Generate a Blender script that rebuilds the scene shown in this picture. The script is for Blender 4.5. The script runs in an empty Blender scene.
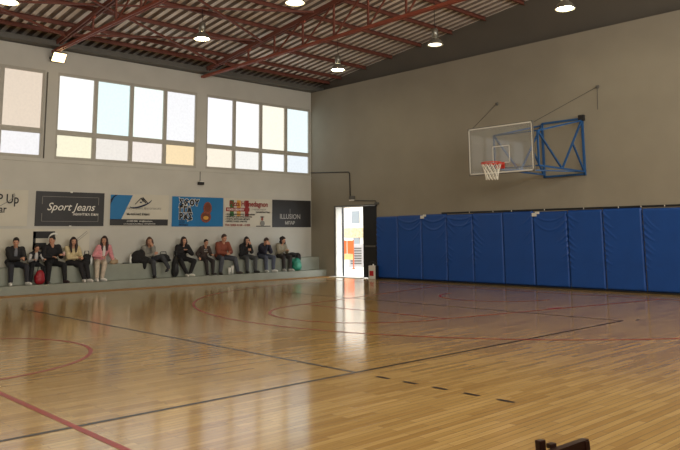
import bpy, math, random
from mathutils import Vector, Matrix
PI = math.pi
S = bpy.context.scene
COL = S.collection
rnd = random.Random(7)

# ------------------------------------------------------------------ camera
F_PX, PPY = 714.227, 131.958
YAW, PIT, ROL = 0.813620, 0.141985, -0.008506
CAM = Vector((19.29, -16.785, 1.423))
fw = Vector((-math.sin(YAW)*math.cos(PIT), math.cos(YAW)*math.cos(PIT), math.sin(PIT)))
rt = fw.cross(Vector((0, 0, 1))).normalized(); up = rt.cross(fw)
rt2 = rt*math.cos(ROL)+up*math.sin(ROL); up2 = -rt*math.sin(ROL)+up*math.cos(ROL)
cd = bpy.data.cameras.new('camera'); cam = bpy.data.objects.new('camera', cd); COL.objects.link(cam)
cam.matrix_world = Matrix(((rt2.x, up2.x, -fw.x, CAM.x), (rt2.y, up2.y, -fw.y, CAM.y), (rt2.z, up2.z, -fw.z, CAM.z), (0, 0, 0, 1)))
cd.sensor_fit = 'HORIZONTAL'; cd.sensor_width = 36; cd.lens = F_PX*36/680
cd.shift_y = -(225-PPY)/680; cd.clip_start = .05; cd.clip_end = 300
S.camera = cam
# ------------------------------------------------------------------ world and exposure
w = bpy.data.worlds.new('world'); S.world = w; w.use_nodes = True
w.node_tree.nodes['Background'].inputs[0].default_value = (.90, .95, 1, 1)
w.node_tree.nodes['Background'].inputs[1].default_value = 3.2
S.view_settings.view_transform = 'Standard'; S.view_settings.look = 'None'
S.view_settings.exposure = 0.42; S.view_settings.gamma = 1
LAMP_E = 42.0      # high-bay lamps
WIN_E = 0.84       # daylight in the frosted panes beside the stands
WIN_FILL = 8.5        # added fill light from unseen panes in the right wall
HW, HL, HZ = 19.9, 28.8, 6.52     # hall width, length, wall height

# ------------------------------------------------------------------ materials
def lin(c):
    return tuple(((x/255)/12.92 if x/255 <= .04045 else ((x/255+.055)/1.055)**2.4) for x in c)
MATS = {}
def mat(name, rgb, rough=.6, metal=0, var=.08, scale=6, bump=0, bscale=30, spec=.5, emit=None, es=1):
    if name in MATS: return MATS[name]
    m = bpy.data.materials.new(name); m.use_nodes = True; MATS[name] = m
    nt = m.node_tree; N = nt.nodes; L = nt.links; b = N['Principled BSDF']
    c = lin(rgb); b.inputs['Roughness'].default_value = rough; b.inputs['Metallic'].default_value = metal
    b.inputs['Specular IOR Level'].default_value = spec
    tc = N.new('ShaderNodeTexCoord')
    if var:
        n = N.new('ShaderNodeTexNoise'); n.inputs['Scale'].default_value = scale; n.inputs['Detail'].default_value = 5
        L.new(tc.outputs['Object'], n.inputs['Vector'])
        r = N.new('ShaderNodeValToRGB'); r.color_ramp.elements[0].position = .3; r.color_ramp.elements[1].position = .7
        r.color_ramp.elements[0].color = (*[x*(1-var) for x in c], 1); r.color_ramp.elements[1].color = (*[min(1, x*(1+var)) for x in c], 1)
        L.new(n.outputs['Fac'], r.inputs['Fac']); L.new(r.outputs['Color'], b.inputs['Base Color'])
    else: b.inputs['Base Color'].default_value = (*c, 1)
    if bump:
        n2 = N.new('ShaderNodeTexNoise'); n2.inputs['Scale'].default_value = bscale; L.new(tc.outputs['Object'], n2.inputs['Vector'])
        bp = N.new('ShaderNodeBump'); bp.inputs['Strength'].default_value = bump; bp.inputs['Distance'].default_value = .01
        L.new(n2.outputs['Fac'], bp.inputs['Height']); L.new(bp.outputs['Normal'], b.inputs['Normal'])
    if emit:
        b.inputs['Emission Color'].default_value = (*lin(emit), 1); b.inputs['Emission Strength'].default_value = es
    return m

def wood_floor():
    m = bpy.data.materials.new('varnished_parquet'); m.use_nodes = True
    nt = m.node_tree; N = nt.nodes; L = nt.links; b = N['Principled BSDF']
    tc = N.new('ShaderNodeTexCoord'); mp = N.new('ShaderNodeMapping'); mp.inputs['Rotation'].default_value = (0, 0, PI/2)
    L.new(tc.outputs['Object'], mp.inputs['Vector'])
    br = N.new('ShaderNodeTexBrick'); br.offset = .37; br.offset_frequency = 2; br.squash = 1
    br.inputs['Scale'].default_value = 1; br.inputs['Brick Width'].default_value = .75; br.inputs['Row Height'].default_value = .065
    br.inputs['Mortar Size'].default_value = .0022; br.inputs['Mortar Smooth'].default_value = .3
    br.inputs['Color1'].default_value = (0, 0, 0, 1); br.inputs['Color2'].default_value = (1, 1, 1, 1); br.inputs['Mortar'].default_value = (.3, .3, .3, 1)
    L.new(mp.outputs['Vector'], br.inputs['Vector'])
    r = N.new('ShaderNodeValToRGB'); e = r.color_ramp.elements
    e[0].position = 0; e[0].color = (*lin(FLOOR_D), 1); e[1].position = 1; e[1].color = (*lin(FLOOR_L), 1)
    k = e.new(.5); k.color = (*lin(FLOOR_M), 1)
    L.new(br.outputs['Color'], r.inputs['Fac'])
    mp2 = N.new('ShaderNodeMapping'); mp2.inputs['Scale'].default_value = (40, 1.6, 40); L.new(tc.outputs['Object'], mp2.inputs['Vector'])
    g = N.new('ShaderNodeTexNoise'); g.inputs['Scale'].default_value = 1; g.inputs['Detail'].default_value = 6; L.new(mp2.outputs['Vector'], g.inputs['Vector'])
    mx = N.new('ShaderNodeMix'); mx.data_type = 'RGBA'; mx.blend_type = 'MULTIPLY'; mx.inputs['Factor'].default_value = 1
    gr = N.new('ShaderNodeValToRGB'); gr.color_ramp.elements[0].position = .3; gr.color_ramp.elements[0].color = (.80, .77, .72, 1)
    gr.color_ramp.elements[1].position = .65; gr.color_ramp.elements[1].color = (1.0, 1.0, 1.0, 1)
    L.new(g.outputs['Fac'], gr.inputs['Fac']); L.new(r.outputs['Color'], mx.inputs['A']); L.new(gr.outputs['Color'], mx.inputs['B'])
    mx2 = N.new('ShaderNodeMix'); mx2.data_type = 'RGBA'; mx2.blend_type = 'MIX'; mx2.inputs['B'].default_value = (.22, .12, .05, 1)
    L.new(br.outputs['Fac'], mx2.inputs['Factor']); L.new(mx.outputs['Result'], mx2.inputs['A'])
    L.new(mx2.outputs['Result'], b.inputs['Base Color'])
    # worn varnish: gloss varies a little
    n3 = N.new('ShaderNodeTexNoise'); n3.inputs['Scale'].default_value = .8; n3.inputs['Detail'].default_value = 4; L.new(tc.outputs['Object'], n3.inputs['Vector'])
    mr = N.new('ShaderNodeMapRange'); mr.inputs['To Min'].default_value = .09; mr.inputs['To Max'].default_value = .17
    L.new(n3.outputs['Fac'], mr.inputs['Value']); L.new(mr.outputs['Result'], b.inputs['Roughness'])
    b.inputs['Specular IOR Level'].default_value = .7
    ad = N.new('ShaderNodeMath'); ad.operation = 'MULTIPLY_ADD'; ad.inputs[1].default_value = .35
    L.new(g.outputs['Fac'], ad.inputs[0]); L.new(br.outputs['Color'], ad.inputs[2])
    bp = N.new('ShaderNodeBump'); bp.inputs['Strength'].default_value = .16; bp.inputs['Distance'].default_value = .003
    L.new(ad.outputs[0], bp.inputs['Height']); L.new(bp.outputs['Normal'], b.inputs['Normal'])
    return m
FLOOR_D, FLOOR_M, FLOOR_L = (168, 130, 70), (182, 146, 84), (198, 162, 100)

# ------------------------------------------------------------------ mesh helpers
class MB:
    def __init__(s): s.v = []; s.f = []; s.m = []; s.mats = []
    def mi(s, m):
        if m not in s.mats: s.mats.append(m)
        return s.mats.index(m)
    def poly(s, pts, m):
        i = len(s.v); s.v += [tuple(p) for p in pts]; s.f.append(list(range(i, i+len(pts)))); s.m.append(s.mi(m))
    def box(s, a, b, m, M=None):
        x0, y0, z0 = a; x1, y1, z1 = b
        P = [Vector(q) for q in ((x0, y0, z0), (x1, y0, z0), (x1, y1, z0), (x0, y1, z0), (x0, y0, z1), (x1, y0, z1), (x1, y1, z1), (x0, y1, z1))]
        if M: P = [M @ q for q in P]
        i = len(s.v); s.v += [tuple(q) for q in P]; k = s.mi(m)
        for f in ((0, 3, 2, 1), (4, 5, 6, 7), (0, 1, 5, 4), (1, 2, 6, 5), (2, 3, 7, 6), (3, 0, 4, 7)):
            s.f.append([i+q for q in f]); s.m.append(k)
    def bar(s, p, q, w, h, m, upv=(0, 0, 1)):
        p = Vector(p); q = Vector(q); d = (q-p); L = d.length; d.normalize(); u = Vector(upv)
        if abs(d.dot(u)) > .98: u = Vector((1, 0, 0))
        sd = d.cross(u).normalized(); u = sd.cross(d)
        M = Matrix(((d.x, sd.x, u.x, p.x), (d.y, sd.y, u.y, p.y), (d.z, sd.z, u.z, p.z), (0, 0, 0, 1)))
        s.box((0, -w/2, -h/2), (L, w/2, h/2), m, M)
    def tube(s, pts, r, m, n=8, cap=True, closed=False):
        pts = [Vector(p) for p in pts]; rs = r if isinstance(r, (list, tuple)) else [r]*len(pts); k = s.mi(m); base = len(s.v)
        u = None; N = len(pts)
        for i, p in enumerate(pts):
            if closed: d = (pts[(i+1) % N]-pts[i-1]).normalized()
            else: d = (pts[min(i+1, N-1)]-pts[max(i-1, 0)]).normalized()
            if u is None:
                a = Vector((0, 0, 1)) if abs(d.z) < .9 else Vector((1, 0, 0)); u = d.cross(a).normalized()
            u = (u-d*u.dot(d)).normalized(); v = d.cross(u)
            for j in range(n):
                t = 2*PI*j/n; s.v.append(tuple(p+(u*math.cos(t)+v*math.sin(t))*rs[i]))
        for i in range(N if closed else N-1):
            a = base+i*n; b = base+((i+1) % N)*n
            for j in range(n):
                s.f.append([a+j, a+(j+1) % n, b+(j+1) % n, b+j]); s.m.append(k)
        if cap and not closed:
            s.f.append([base+j for j in range(n)][::-1]); s.m.append(k)
            s.f.append([base+(N-1)*n+j for j in range(n)]); s.m.append(k)
    def ell(s, c, r, m, R=None, nu=14, nv=9):
        c = Vector(c); r = (r, r, r) if not isinstance(r, (tuple, list)) else r; k = s.mi(m); base = len(s.v)
        def P(a, b):
            q = Vector((r[0]*math.sin(a)*math.cos(b), r[1]*math.sin(a)*math.sin(b), r[2]*math.cos(a)))
            return tuple(c+(R @ q if R else q))
        s.v.append(P(0, 0))
        for i in range(1, nv):
            for j in range(nu): s.v.append(P(PI*i/nv, 2*PI*j/nu))
        s.v.append(P(PI, 0)); last = len(s.v)-1
        for j in range(nu):
            s.f.append([base, base+1+j, base+1+(j+1) % nu]); s.m.append(k)
            a = base+1+(nv-2)*nu; s.f.append([last, a+(j+1) % nu, a+j]); s.m.append(k)
        for i in range(nv-2):
            for j in range(nu):
                a = base+1+i*nu; b = a+nu; s.f.append([a+j, b+j, b+(j+1) % nu, a+(j+1) % nu]); s.m.append(k)
    def cone(s, p, r1, q, r2, m, n=12):      # capsule with two radii
        s.ell(p, r1, m, nu=n, nv=8); s.ell(q, r2, m, nu=n, nv=8)
        s.tube([p, q], [r1, r2], m, n)
    def lathe(s, prof, m, c=(0, 0, 0), n=24, mfun=None):
        base = len(s.v)
        for r, z in prof:
            for j in range(n):
                t = 2*PI*j/n; s.v.append((c[0]+r*math.cos(t), c[1]+r*math.sin(t), c[2]+z))
        for i in range(len(prof)-1):
            k = s.mi(mfun(i) if mfun else m)
            for j in range(n):
                a = base+i*n; b = a+n; s.f.append([a+j, a+(j+1) % n, b+(j+1) % n, b+j]); s.m.append(k)
    def build(s, name, parent=None, smooth=False, bevel=0, loc=None):
        me = bpy.data.meshes.new(name); me.from_pydata(s.v, [], s.f); me.update()
        for m in s.mats: me.materials.append(m)
        me.polygons.foreach_set('material_index', s.m)
        if smooth: me.polygons.foreach_set('use_smooth', [True]*len(s.f))
        o = bpy.data.objects.new(name, me); COL.objects.link(o)
        if parent: o.parent = parent
        if loc: o.location = loc
        if bevel:
            b = o.modifiers.new('bevel', 'BEVEL'); b.width = bevel; b.segments = 2; b.limit_method = 'ANGLE'
        return o
    def fused(s, name, parent=None, voxel=.01, smooth=3):
        """one continuous skin from overlapping volumes"""
        o = s.build(name)
        r = o.modifiers.new('r', 'REMESH'); r.mode = 'VOXEL'; r.voxel_size = voxel
        if smooth:
            q = o.modifiers.new('s', 'SMOOTH'); q.iterations = smooth; q.factor = .5
        dg = bpy.context.evaluated_depsgraph_get(); dg.update()
        me = bpy.data.meshes.new_from_object(o.evaluated_get(dg))
        me.name = name; me.polygons.foreach_set('use_smooth', [True]*len(me.polygons))
        me.materials.clear(); me.materials.append(s.mats[0])
        me.polygons.foreach_set('material_index', [0]*len(me.polygons))
        o.modifiers.clear(); old = o.data; o.data = me; bpy.data.meshes.remove(old)
        if parent: o.parent = parent
        return o
def thing(name, label, cat, loc=(0, 0, 0), rz=0, group=None):
    o = bpy.data.objects.new(name, None); COL.objects.link(o); o.location = loc; o.rotation_euler = (0, 0, rz); o.empty_display_size = .1
    return tag(o, label, cat, group)
def tag(o, label, cat, group=None):
    o['label'] = label; o['category'] = cat
    if group: o['group'] = group
    return o
def struct(o): o['kind'] = 'structure'; return o
def copy_tree(o, parent=None):
    c = o.copy(); COL.objects.link(c)
    if parent: c.parent = parent
    for ch in list(o.children): copy_tree(ch, c)
    return c
def text_obj(name, s, size, m, loc, parent=None, align='LEFT', rot=(PI/2, 0, PI/2), bold=0, shear=0, sx=1, ext=.001, spc=1.0):
    cu = bpy.data.curves.new(name, 'FONT'); cu.body = s; cu.size = size; cu.align_x = align; cu.extrude = ext; cu.offset = bold; cu.shear = shear
    cu.resolution_u = 3; cu.space_character = spc
    t = bpy.data.objects.new(name, cu); COL.objects.link(t)
    dg = bpy.context.evaluated_depsgraph_get(); dg.update()
    me = bpy.data.meshes.new_from_object(t.evaluated_get(dg)); bpy.data.objects.remove(t)
    me.materials.clear(); me.materials.append(m)
    o = bpy.data.objects.new(name, me); COL.objects.link(o); o.location = loc; o.rotation_euler = rot; o.scale = (sx, 1, 1)
    if parent: o.parent = parent
    return o

# ------------------------------------------------------------------ material list
m_wallL = mat('painted_wall', (196, 194, 185), .75, var=.05, scale=1.2, bump=.08)
m_wallB = mat('beige_painted_wall', (147, 140, 124), .75, var=.07, scale=.8, bump=.12, bscale=12)
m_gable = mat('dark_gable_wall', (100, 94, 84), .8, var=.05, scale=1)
m_step = mat('painted_concrete', (142, 146, 134), .6, var=.08, scale=3, bump=.1)
m_rust = mat('red_oxide_paint', (150, 78, 58), .55, var=.12, scale=4)
m_rustd = mat('dark_red_oxide_paint', (118, 66, 52), .6, var=.12, scale=4)
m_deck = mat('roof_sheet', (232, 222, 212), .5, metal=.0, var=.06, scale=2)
m_deck_shade = mat('shaded_roof_sheet', (146, 132, 121), .6, var=.08, scale=2)  # darker copy of the deck colour: shade of the rib recesses painted in
m_grey = mat('grey_metal', (96, 94, 88), .55, var=.08)
m_dark = mat('black_paint', (26, 26, 28), .5, var=.1)
m_alu = mat('window_aluminium', (176, 172, 161), .5, metal=.0, var=.05)
m_white = mat('white_paint', (225, 222, 212), .5, var=.03)
m_blue = mat('blue_steel_paint', (30, 80, 132), .45, var=.08, scale=5)
m_mat = mat('blue_vinyl', (18, 72, 148), .45, var=.07, scale=2.5, bump=.04, bscale=8)
m_matd = mat('dark_seam', (14, 28, 52), .7, var=.05)
m_black = mat('black_fabric', (30, 29, 30), .85, var=.15, scale=15)

# ------------------------------------------------------------------ floor with painted court lines
m_floor = wood_floor()
m_lineB = mat('black_court_line', (30, 16, 14), .3, var=.1, scale=8)
m_lineR = mat('red_court_line', (150, 34, 20), .3, var=.12, scale=8)
fl = MB(); fl.poly([(-.5, -HL, 0), (HW, -HL, 0), (HW, .12, 0), (-.5, .12, 0)], m_floor)
ZL = [.0012]
def strip(p, q, wd, m):
    p = Vector((*p, 0)); q = Vector((*q, 0)); d = (q-p).normalized(); n = Vector((-d.y, d.x, 0))*wd/2; ZL[0] += .00008; z = Vector((0, 0, ZL[0]))
    L = (q-p).length; k = max(1, int(L/2))
    for i in range(k):
        a = p+d*L*i/k; b = p+d*L*(i+1)/k
        fl.poly([a-n+z, b-n+z, b+n+z, a+n+z], m)
def arc(c, r, a0, a1, wd, m):
    ZL[0] += .00008; k = max(12, int(abs(a1-a0)*r/.12)); z = ZL[0]
    for i in range(k):
        a = a0+(a1-a0)*i/k; b = a0+(a1-a0)*(i+1)/k
        P = [(c[0]+R*math.cos(t), c[1]+R*math.sin(t), z) for R, t in ((r-wd/2, a), (r-wd/2, b), (r+wd/2, b), (r+wd/2, a))]
        fl.poly(P if True else P, m)
VA, VE, VAT, VM = 13.80, -5.37, -11.40, -14.375
AX = 9.70; EL = -1.26
strip((VA, VE), (VA, VM-9), .05, m_lineB)                 # volleyball sideline, near
strip((VA-9.14, VE-.0), (VA-9.14, VM-9), .05, m_lineB) if False else None
strip((VA+.02, VE), (VA-9.1, VE), .05, m_lineB)            # end line
strip((VA, VAT), (VA-9.1, VAT), .05, m_lineB)              # attack line
for k in range(5): strip((VA+.30+k*.36, VAT), (VA+.47+k*.36, VAT), .05, m_lineB)
strip((VA-9.3-.2, VAT), (VA-9.3-.05, VAT), .05, m_lineB)
strip((VA+.12, VE+.22), (VA+.12, VE+.34), .05, m_lineB)
strip((1.9, VM), (17.4, VM), .055, m_lineR)                 # halfway line
arc((AX, VM), 1.80, 0, 2*PI, .05, m_lineR)                 # centre circle
FTY = -7.04
arc((AX, FTY), 1.83, -PI, 0, .05, m_lineR)
strip((AX-1.85, FTY), (AX+1.85, FTY), .05, m_lineR)
strip((AX+1.85, FTY), (AX+3.0, EL), .05, m_lineR); strip((AX-1.85, FTY), (AX-3.0, EL), .05, m_lineR)
strip((AX+2.30, -4.55), (AX+2.38, -4.2), .16, m_lineR)
arc((AX, -2.85), 6.75, -PI, 0, .05, m_lineR)
strip((AX-6.75, -2.85), (AX-6.75, EL), .05, m_lineR); strip((AX+6.75, -2.85), (AX+6.75, EL), .05, m_lineR)
arc((AX, -2.85), 1.3, -PI, 0, .05, m_lineR)
strip((1.9, EL), (17.4, EL), .05, m_lineR)
m_edge = mat('border_boards', (176, 128, 72), .55, var=.15, scale=5)
fl.poly([(.8, -HL, .0008), (1.45, -HL, .0008), (1.45, 0, .0008), (.8, 0, .0008)], m_edge)
struct(fl.build('floor'))

# ------------------------------------------------------------------ walls
wl = MB()
WIN = [(-4.42, -.05), (-9.20, -4.83+.06), (-13.98, -9.55), (-18.76, -14.33), (-23.54, -19.11)]
WZ0, WZ1 = 3.50, 5.90
edges = [0.0]
wl.box((-.3, -HL, 0), (0, .0, WZ0), m_wallL); wl.box((-.3, -HL, WZ1), (0, .0, HZ), m_wallL)
ys = sorted([e for w_ in WIN for e in w_]); ys = [-HL]+ys+[0.0]
for i in range(0, len(ys), 2): wl.box((-.3, ys[i], WZ0), (0, ys[i+1], WZ1), m_wallL)
wl.box((0, -HL, 3.40), (.02, -.0, 3.44), m_wallL)
wl.box((-.55, -HL, HZ), (-.30, .5, HZ+.35), m_gable)
struct(wl.build('wall_left'))
DX0, DX1, DZ = 1.24, 3.22, 2.38
wb = MB()
wb.box((-.3, 0, 0), (DX0, .3, HZ), m_wallB); wb.box((DX1, 0, 0), (HW+.3, .3, HZ), m_wallB); wb.box((DX0, 0, DZ), (DX1, .3, HZ), m_wallB)
struct(wb.build('wall_back'))
RZ0, RS, RIDGE = 6.83, .12, 9.95
def roofz(x): return RZ0+RS*(x if x < RIDGE else 2*RIDGE-x)
def gable(y0, y1):
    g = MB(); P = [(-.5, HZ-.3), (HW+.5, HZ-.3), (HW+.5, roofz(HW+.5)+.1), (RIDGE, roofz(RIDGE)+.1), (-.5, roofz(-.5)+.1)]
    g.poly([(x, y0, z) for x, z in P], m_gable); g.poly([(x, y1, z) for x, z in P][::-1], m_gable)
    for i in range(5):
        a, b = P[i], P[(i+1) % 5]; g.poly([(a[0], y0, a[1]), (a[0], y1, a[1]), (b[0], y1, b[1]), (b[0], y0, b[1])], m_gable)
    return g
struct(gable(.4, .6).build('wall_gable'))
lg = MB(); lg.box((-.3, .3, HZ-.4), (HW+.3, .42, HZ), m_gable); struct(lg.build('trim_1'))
wf = MB(); wf.box((-.3, -HL-.3, 0), (HW+.3, -HL, HZ+2), m_wallB); struct(wf.build('wall_front'))
wr = MB(); wr.box((HW, -HL, 0), (HW+.3, 0, WZ0), m_wallB); wr.box((HW, -HL, WZ1), (HW+.3, 0, HZ), m_wallB)
for i in range(0, len(ys), 2): wr.box((HW, ys[i], WZ0), (HW+.3, ys[i+1], WZ1), m_wallB)
wr.box((HW+.3, -HL, HZ), (HW+.5, .5, HZ+.35), m_gable)
struct(wr.build('wall_right'))

# windows: frosted panes lit by the day behind them
def pane_mat(rgb, e):
    return mat('frosted_pane_%d_%d_%d_%d' % (*rgb, int(e*10)), rgb, .5, var=0, emit=rgb, es=e)
def panes_node(m):      # uneven frosting
    nt = m.node_tree
    if nt.nodes.get('frost'): return m
    b = nt.nodes['Principled BSDF']; col = b.inputs['Emission Color'].default_value[:]; b.inputs['Base Color'].default_value = (.25, .25, .25, 1)
    tc = nt.nodes.new('ShaderNodeTexCoord'); n = nt.nodes.new('ShaderNodeTexNoise'); n.name = 'frost'; n.inputs['Scale'].default_value = 14; n.inputs['Detail'].default_value = 6
    r = nt.nodes.new('ShaderNodeValToRGB'); r.color_ramp.elements[0].position = .35; r.color_ramp.elements[1].position = .6
    r.color_ramp.elements[0].color = (*[c*.93 for c in col[:3]], 1); r.color_ramp.elements[1].color = col
    nt.links.new(tc.outputs['Object'], n.inputs['Vector']); nt.links.new(n.outputs['Fac'], r.inputs['Fac']); nt.links.new(r.outputs['Color'], b.inputs['Emission Color'])
    return m
UP = [[(236, 238, 245), (243, 243, 243), (244, 240, 222), (224, 242, 245)],
      [(240, 244, 243), (216, 240, 241), (230, 243, 239), (228, 230, 234)],
      [(222, 226, 226), (222, 222, 222), (214, 206, 196), (206, 190, 172)]]
LO = [[(232, 224, 206), (226, 226, 222), (232, 236, 238), (218, 228, 236)],
      [(228, 224, 196), (216, 212, 206), (222, 214, 208), (228, 204, 160)],
      [(224, 224, 220), (224, 222, 214), (226, 226, 226), (222, 222, 226)]]
def window(name, y0, y1, x, sgn, cu, cl, e):
    root = bpy.data.objects.new(name, None); COL.objects.link(root); root.location = (x, (y0+y1)/2, WZ0); struct(root)
    f = MB(); p = MB(); dy = (y0+y1)/2; W = y1-y0; xs = sorted((-sgn*.10, -sgn*.005)); xp = -sgn*.07
    def fb(a, b, c, d, k=0): f.box((xs[0]+(.004*k if sgn < 0 else 0), a-dy, b-WZ0), (xs[1]-(.004*k if sgn > 0 else 0), c-dy, d-WZ0), m_alu)
    fb(y0, WZ0, y1, WZ0+.08); fb(y0, WZ1-.08, y1, WZ1); fb(y0, WZ0+.08, y0+.05, WZ1-.08); fb(y1-.05, WZ0+.08, y1, WZ1-.08)
    fb(y0+.05, 4.17, y1-.05, 4.31, 2)
    for i in range(1, 4): fb(y0+W*i/4-.058, WZ0+.08, y0+W*i/4+.058, WZ1-.08, 1)
    for i in range(4):
        a, b = y0+W*i/4+.02-dy, y0+W*(i+1)/4-.02-dy
        for z0, z1, c in ((WZ0+.03, 4.24, cl[i]), (4.24, WZ1-.03, cu[i])):
            q = [(xp, a, z0-WZ0), (xp, b, z0-WZ0), (xp, b, z1-WZ0), (xp, a, z1-WZ0)]
            p.poly(q if sgn > 0 else q[::-1], panes_node(pane_mat(c, e)))
        if sgn > 0: f.box((-.03, a+.02, .30), (-.005, a+.04, .42), m_alu)
    f.build('window_frame', root); p.build('window_panes', root)
    r = MB(); r.box((-sgn*.29 if sgn > 0 else .02, y0-dy, -.02), (-.1 if sgn > 0 else .29, y1-dy, 0), m_white)
    return root
for i, (a, b) in enumerate(WIN):
    k = min(i, 2); window('window_%d' % (i+1), a, b, 0, 1, UP[k], LO[k], WIN_E)
for i, (a, b) in enumerate(WIN):
    window('window_%d' % (i+6), a, b, HW, -1, [(255, 250, 240)]*4, [(255, 250, 240)]*4, WIN_FILL)  # unseen right-wall windows, added and overbright to fill the hall

# ------------------------------------------------------------------ stepped bench along the left wall
st = MB(); st.box((.0, -HL+.0, 0), (.8, -.0, .22), m_step); st.box((0, -HL, .22), (.42, 0, .65), m_step)
struct(st.build('trim_2', bevel=.008))
# ------------------------------------------------------------------ corrugated roof deck
dk = MB(); prof = []; y = .45; pitch = .27; hgt = .07
while y > -HL-.3:
    prof += [(y, 0), (y-.12, 0), (y-.13, hgt), (y-.26, hgt)]; y -= pitch
for (xa, xb) in ((-.6, RIDGE), (RIDGE, HW+.6)):
    for i in range(len(prof)-1):
        (ya, za), (yb, zb) = prof[i], prof[i+1]
        dk.poly([(xa, ya, roofz(xa)+za), (xa, yb, roofz(xa)+zb), (xb, yb, roofz(xb)+zb), (xb, ya, roofz(xb)+za)], m_deck if i % 4 == 0 else m_deck_shade)
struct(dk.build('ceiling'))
# eaves beam and gutter box along the left wall
ev = MB(); ev.box((-.28, -HL, HZ), (-.02, .35, HZ+.10), m_grey); ev.box((.02, -HL, HZ+.02), (.34, .33, HZ+.16), m_grey); struct(ev.build('trim_3'))

# ------------------------------------------------------------------ trusses, purlins, wind bracing
def purlin(x, label):
    t = MB(); z1 = roofz(x)-.003; y0 = -HL+.1
    t.box((x-.03, y0, z1-.11), (x-.024, .38, z1), m_rustd); t.box((x-.03, y0, z1-.11), (x+.03, .38, z1-.104), m_rustd); t.box((x-.03, y0, z1-.006), (x+.03, .38, z1), m_rustd)
    return tag(t.build('purlin'), label, 'roof beam', 'roof purlins above the hall')
PX = [0.62, 1.24, 2.47, 3.70, 4.96, 6.20, 7.44, 8.76]
PL = ['low red-brown purlin directly above the side window wall', 'red-brown roof purlin, second up the slope from window wall', 'red-brown roof purlin, third up the slope from window wall',
      'red-brown roof purlin ending above left part of the wall mats', 'red-brown roof purlin, fifth up the slope from window wall',
      'red-brown roof purlin, sixth up the slope, three below the top one', 'red-brown roof purlin meeting gable just left of the hoop',
      'highest visible red-brown roof purlin, farthest from the window wall']
for x, l in zip(PX, PL): purlin(x, l)
def truss(y, label):
    t = thing('roof_truss', label, 'truss', (0, y, HZ-.1), 0, 'red steel trusses under the roof')
    zc = -.0 ; bz = 6.44-HZ+.1
    def top(x): return roofz(x)-.22-HZ+.1
    b = MB()
    for s_ in (-.035, .035): b.box((-.15, s_-.02, bz-.035), (HW+.15, s_+.02, bz+.035), m_rust)
    b.build('bottom_chord', t)
    c = MB()
    for s_ in (-.045, .045):
        c.bar((-.15, s_, top(-.15)), (RIDGE, s_, top(RIDGE)), .04, .12, m_rustd); c.bar((RIDGE, s_, top(RIDGE)), (HW+.15, s_, top(HW+.15)), .04, .12, m_rustd)
    c.build('top_chord', t)
    xs = [1.24*k for k in range(2, 15)]
    for i, x in enumerate(xs):
        if x > HW-.8: break
        v = MB(); v.bar((x, 0, bz), (x, 0, top(x)), .045, .045, m_rustd, (0, 1, 0)); v.build('web_post', t)
        nx = x+1.24
        if i >= 1 and nx < HW:
            d = MB()
            if x < RIDGE-1: d.bar((x, 0, bz), (nx, 0, top(nx)), .035, .035, m_rustd)
            else: d.bar((nx, 0, bz), (x, 0, top(x)), .035, .035, m_rustd)
            d.build('web_brace', t)
    for x in xs[::2]:
        g = MB(); g.box((x-.09, -.03, top(x)-.1), (x+.09, .03, top(x)+.06), m_rust); g.build('gusset_plate', t)
    return t
truss(-4.60, 'red steel roof truss between the two far window bays')
truss(-9.37, 'red steel roof truss starting beside the lit floodlight')
truss(-14.15, 'red steel roof truss nearer than the floodlight one')
def brace(p, q, label):
    b = MB(); b.bar(p, q, .05, .05, m_rustd); return tag(b.build('wind_brace'), label, 'brace', 'diagonal wind braces under the roof')
for (ya, yb, nm) in ((-4.6, -9.37, 'between the two far trusses'), (-9.37, -14.15, 'in the bay above the floodlight')):
    for (xa, xb, k) in ((.9, 3.15, 'low on the slope'), (3.15, 5.5, 'higher up the slope')):
        for fl_, w_ in ((0, 'rising'), (1, 'falling')):
            p, q = ((xa, ya), (xb, yb)) if fl_ else ((xa, yb), (xb, ya))
            brace((p[0], p[1], roofz(p[0])-.20-.05*fl_), (q[0], q[1], roofz(q[0])-.20-.05*fl_), 'thin diagonal brace %s, %s, %s' % (nm, k, w_))

# ------------------------------------------------------------------ high-bay lamps
m_lampm = mat('spun_aluminium', (150, 148, 138), .35, metal=.7, var=.05)
def bulb_mat(e): return mat('lamp_glow_%d' % int(e*10), (255, 244, 214), .4, var=0, emit=(255, 242, 206), es=e)
def lamp(x, y, z, label, e=LAMP_E):
    t = thing('pendant_lamp', label, 'lamp', (x, y, z), 0, 'round high-bay lamps under the roof')
    s_ = MB(); s_.lathe([(.215, 0), (.22, .012), (.20, .06), (.15, .13), (.10, .17), (.085, .19)], m_lampm, n=28); s_.build('lamp_shade', t, True)
    b = MB(); b.lathe([(0.0001, .012), (.12, .012), (.175, .014)], bulb_mat(e), n=28)
    b.f = [f[::-1] for f in b.f]; b.build('lamp_glass', t)
    h = MB(); h.lathe([(.0001, .19), (.085, .19), (.085, .42), (.06, .45), (.0001, .45)], m_lampm, n=16); h.build('ballast_housing', t, True)
    r = MB(); zt = roofz(x)-z+.02
    r.tube([(0, 0, .45), (.03, 0, .50), (0, 0, .55), (-.0, 0, zt)] if zt > .56 else [(0, 0, .44), (0, 0, max(zt, .47))], .008, m_dark, 6); r.build('hanging_hook', t)
    return t
lamp(4.0, -2.40, 6.30, 'lit round pendant lamp nearest the room corner')
lamp(7.74, -2.40, 6.32, 'dim silver pendant lamp hanging before the dark gable wall', 3.0)
lamp(11.49, -2.40, 6.40, 'lit round lamp high above the basketball hoop')
lamp(3.75, -7.00, 6.46, 'lit round pendant lamp hanging above the blue banner')
lamp(7.52, -7.00, 6.50, 'lit round lamp at the top edge, above the room corner lamp')
lamp(3.55, -11.75, 6.44, 'lit lamp at the top corner above the floodlight')
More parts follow.
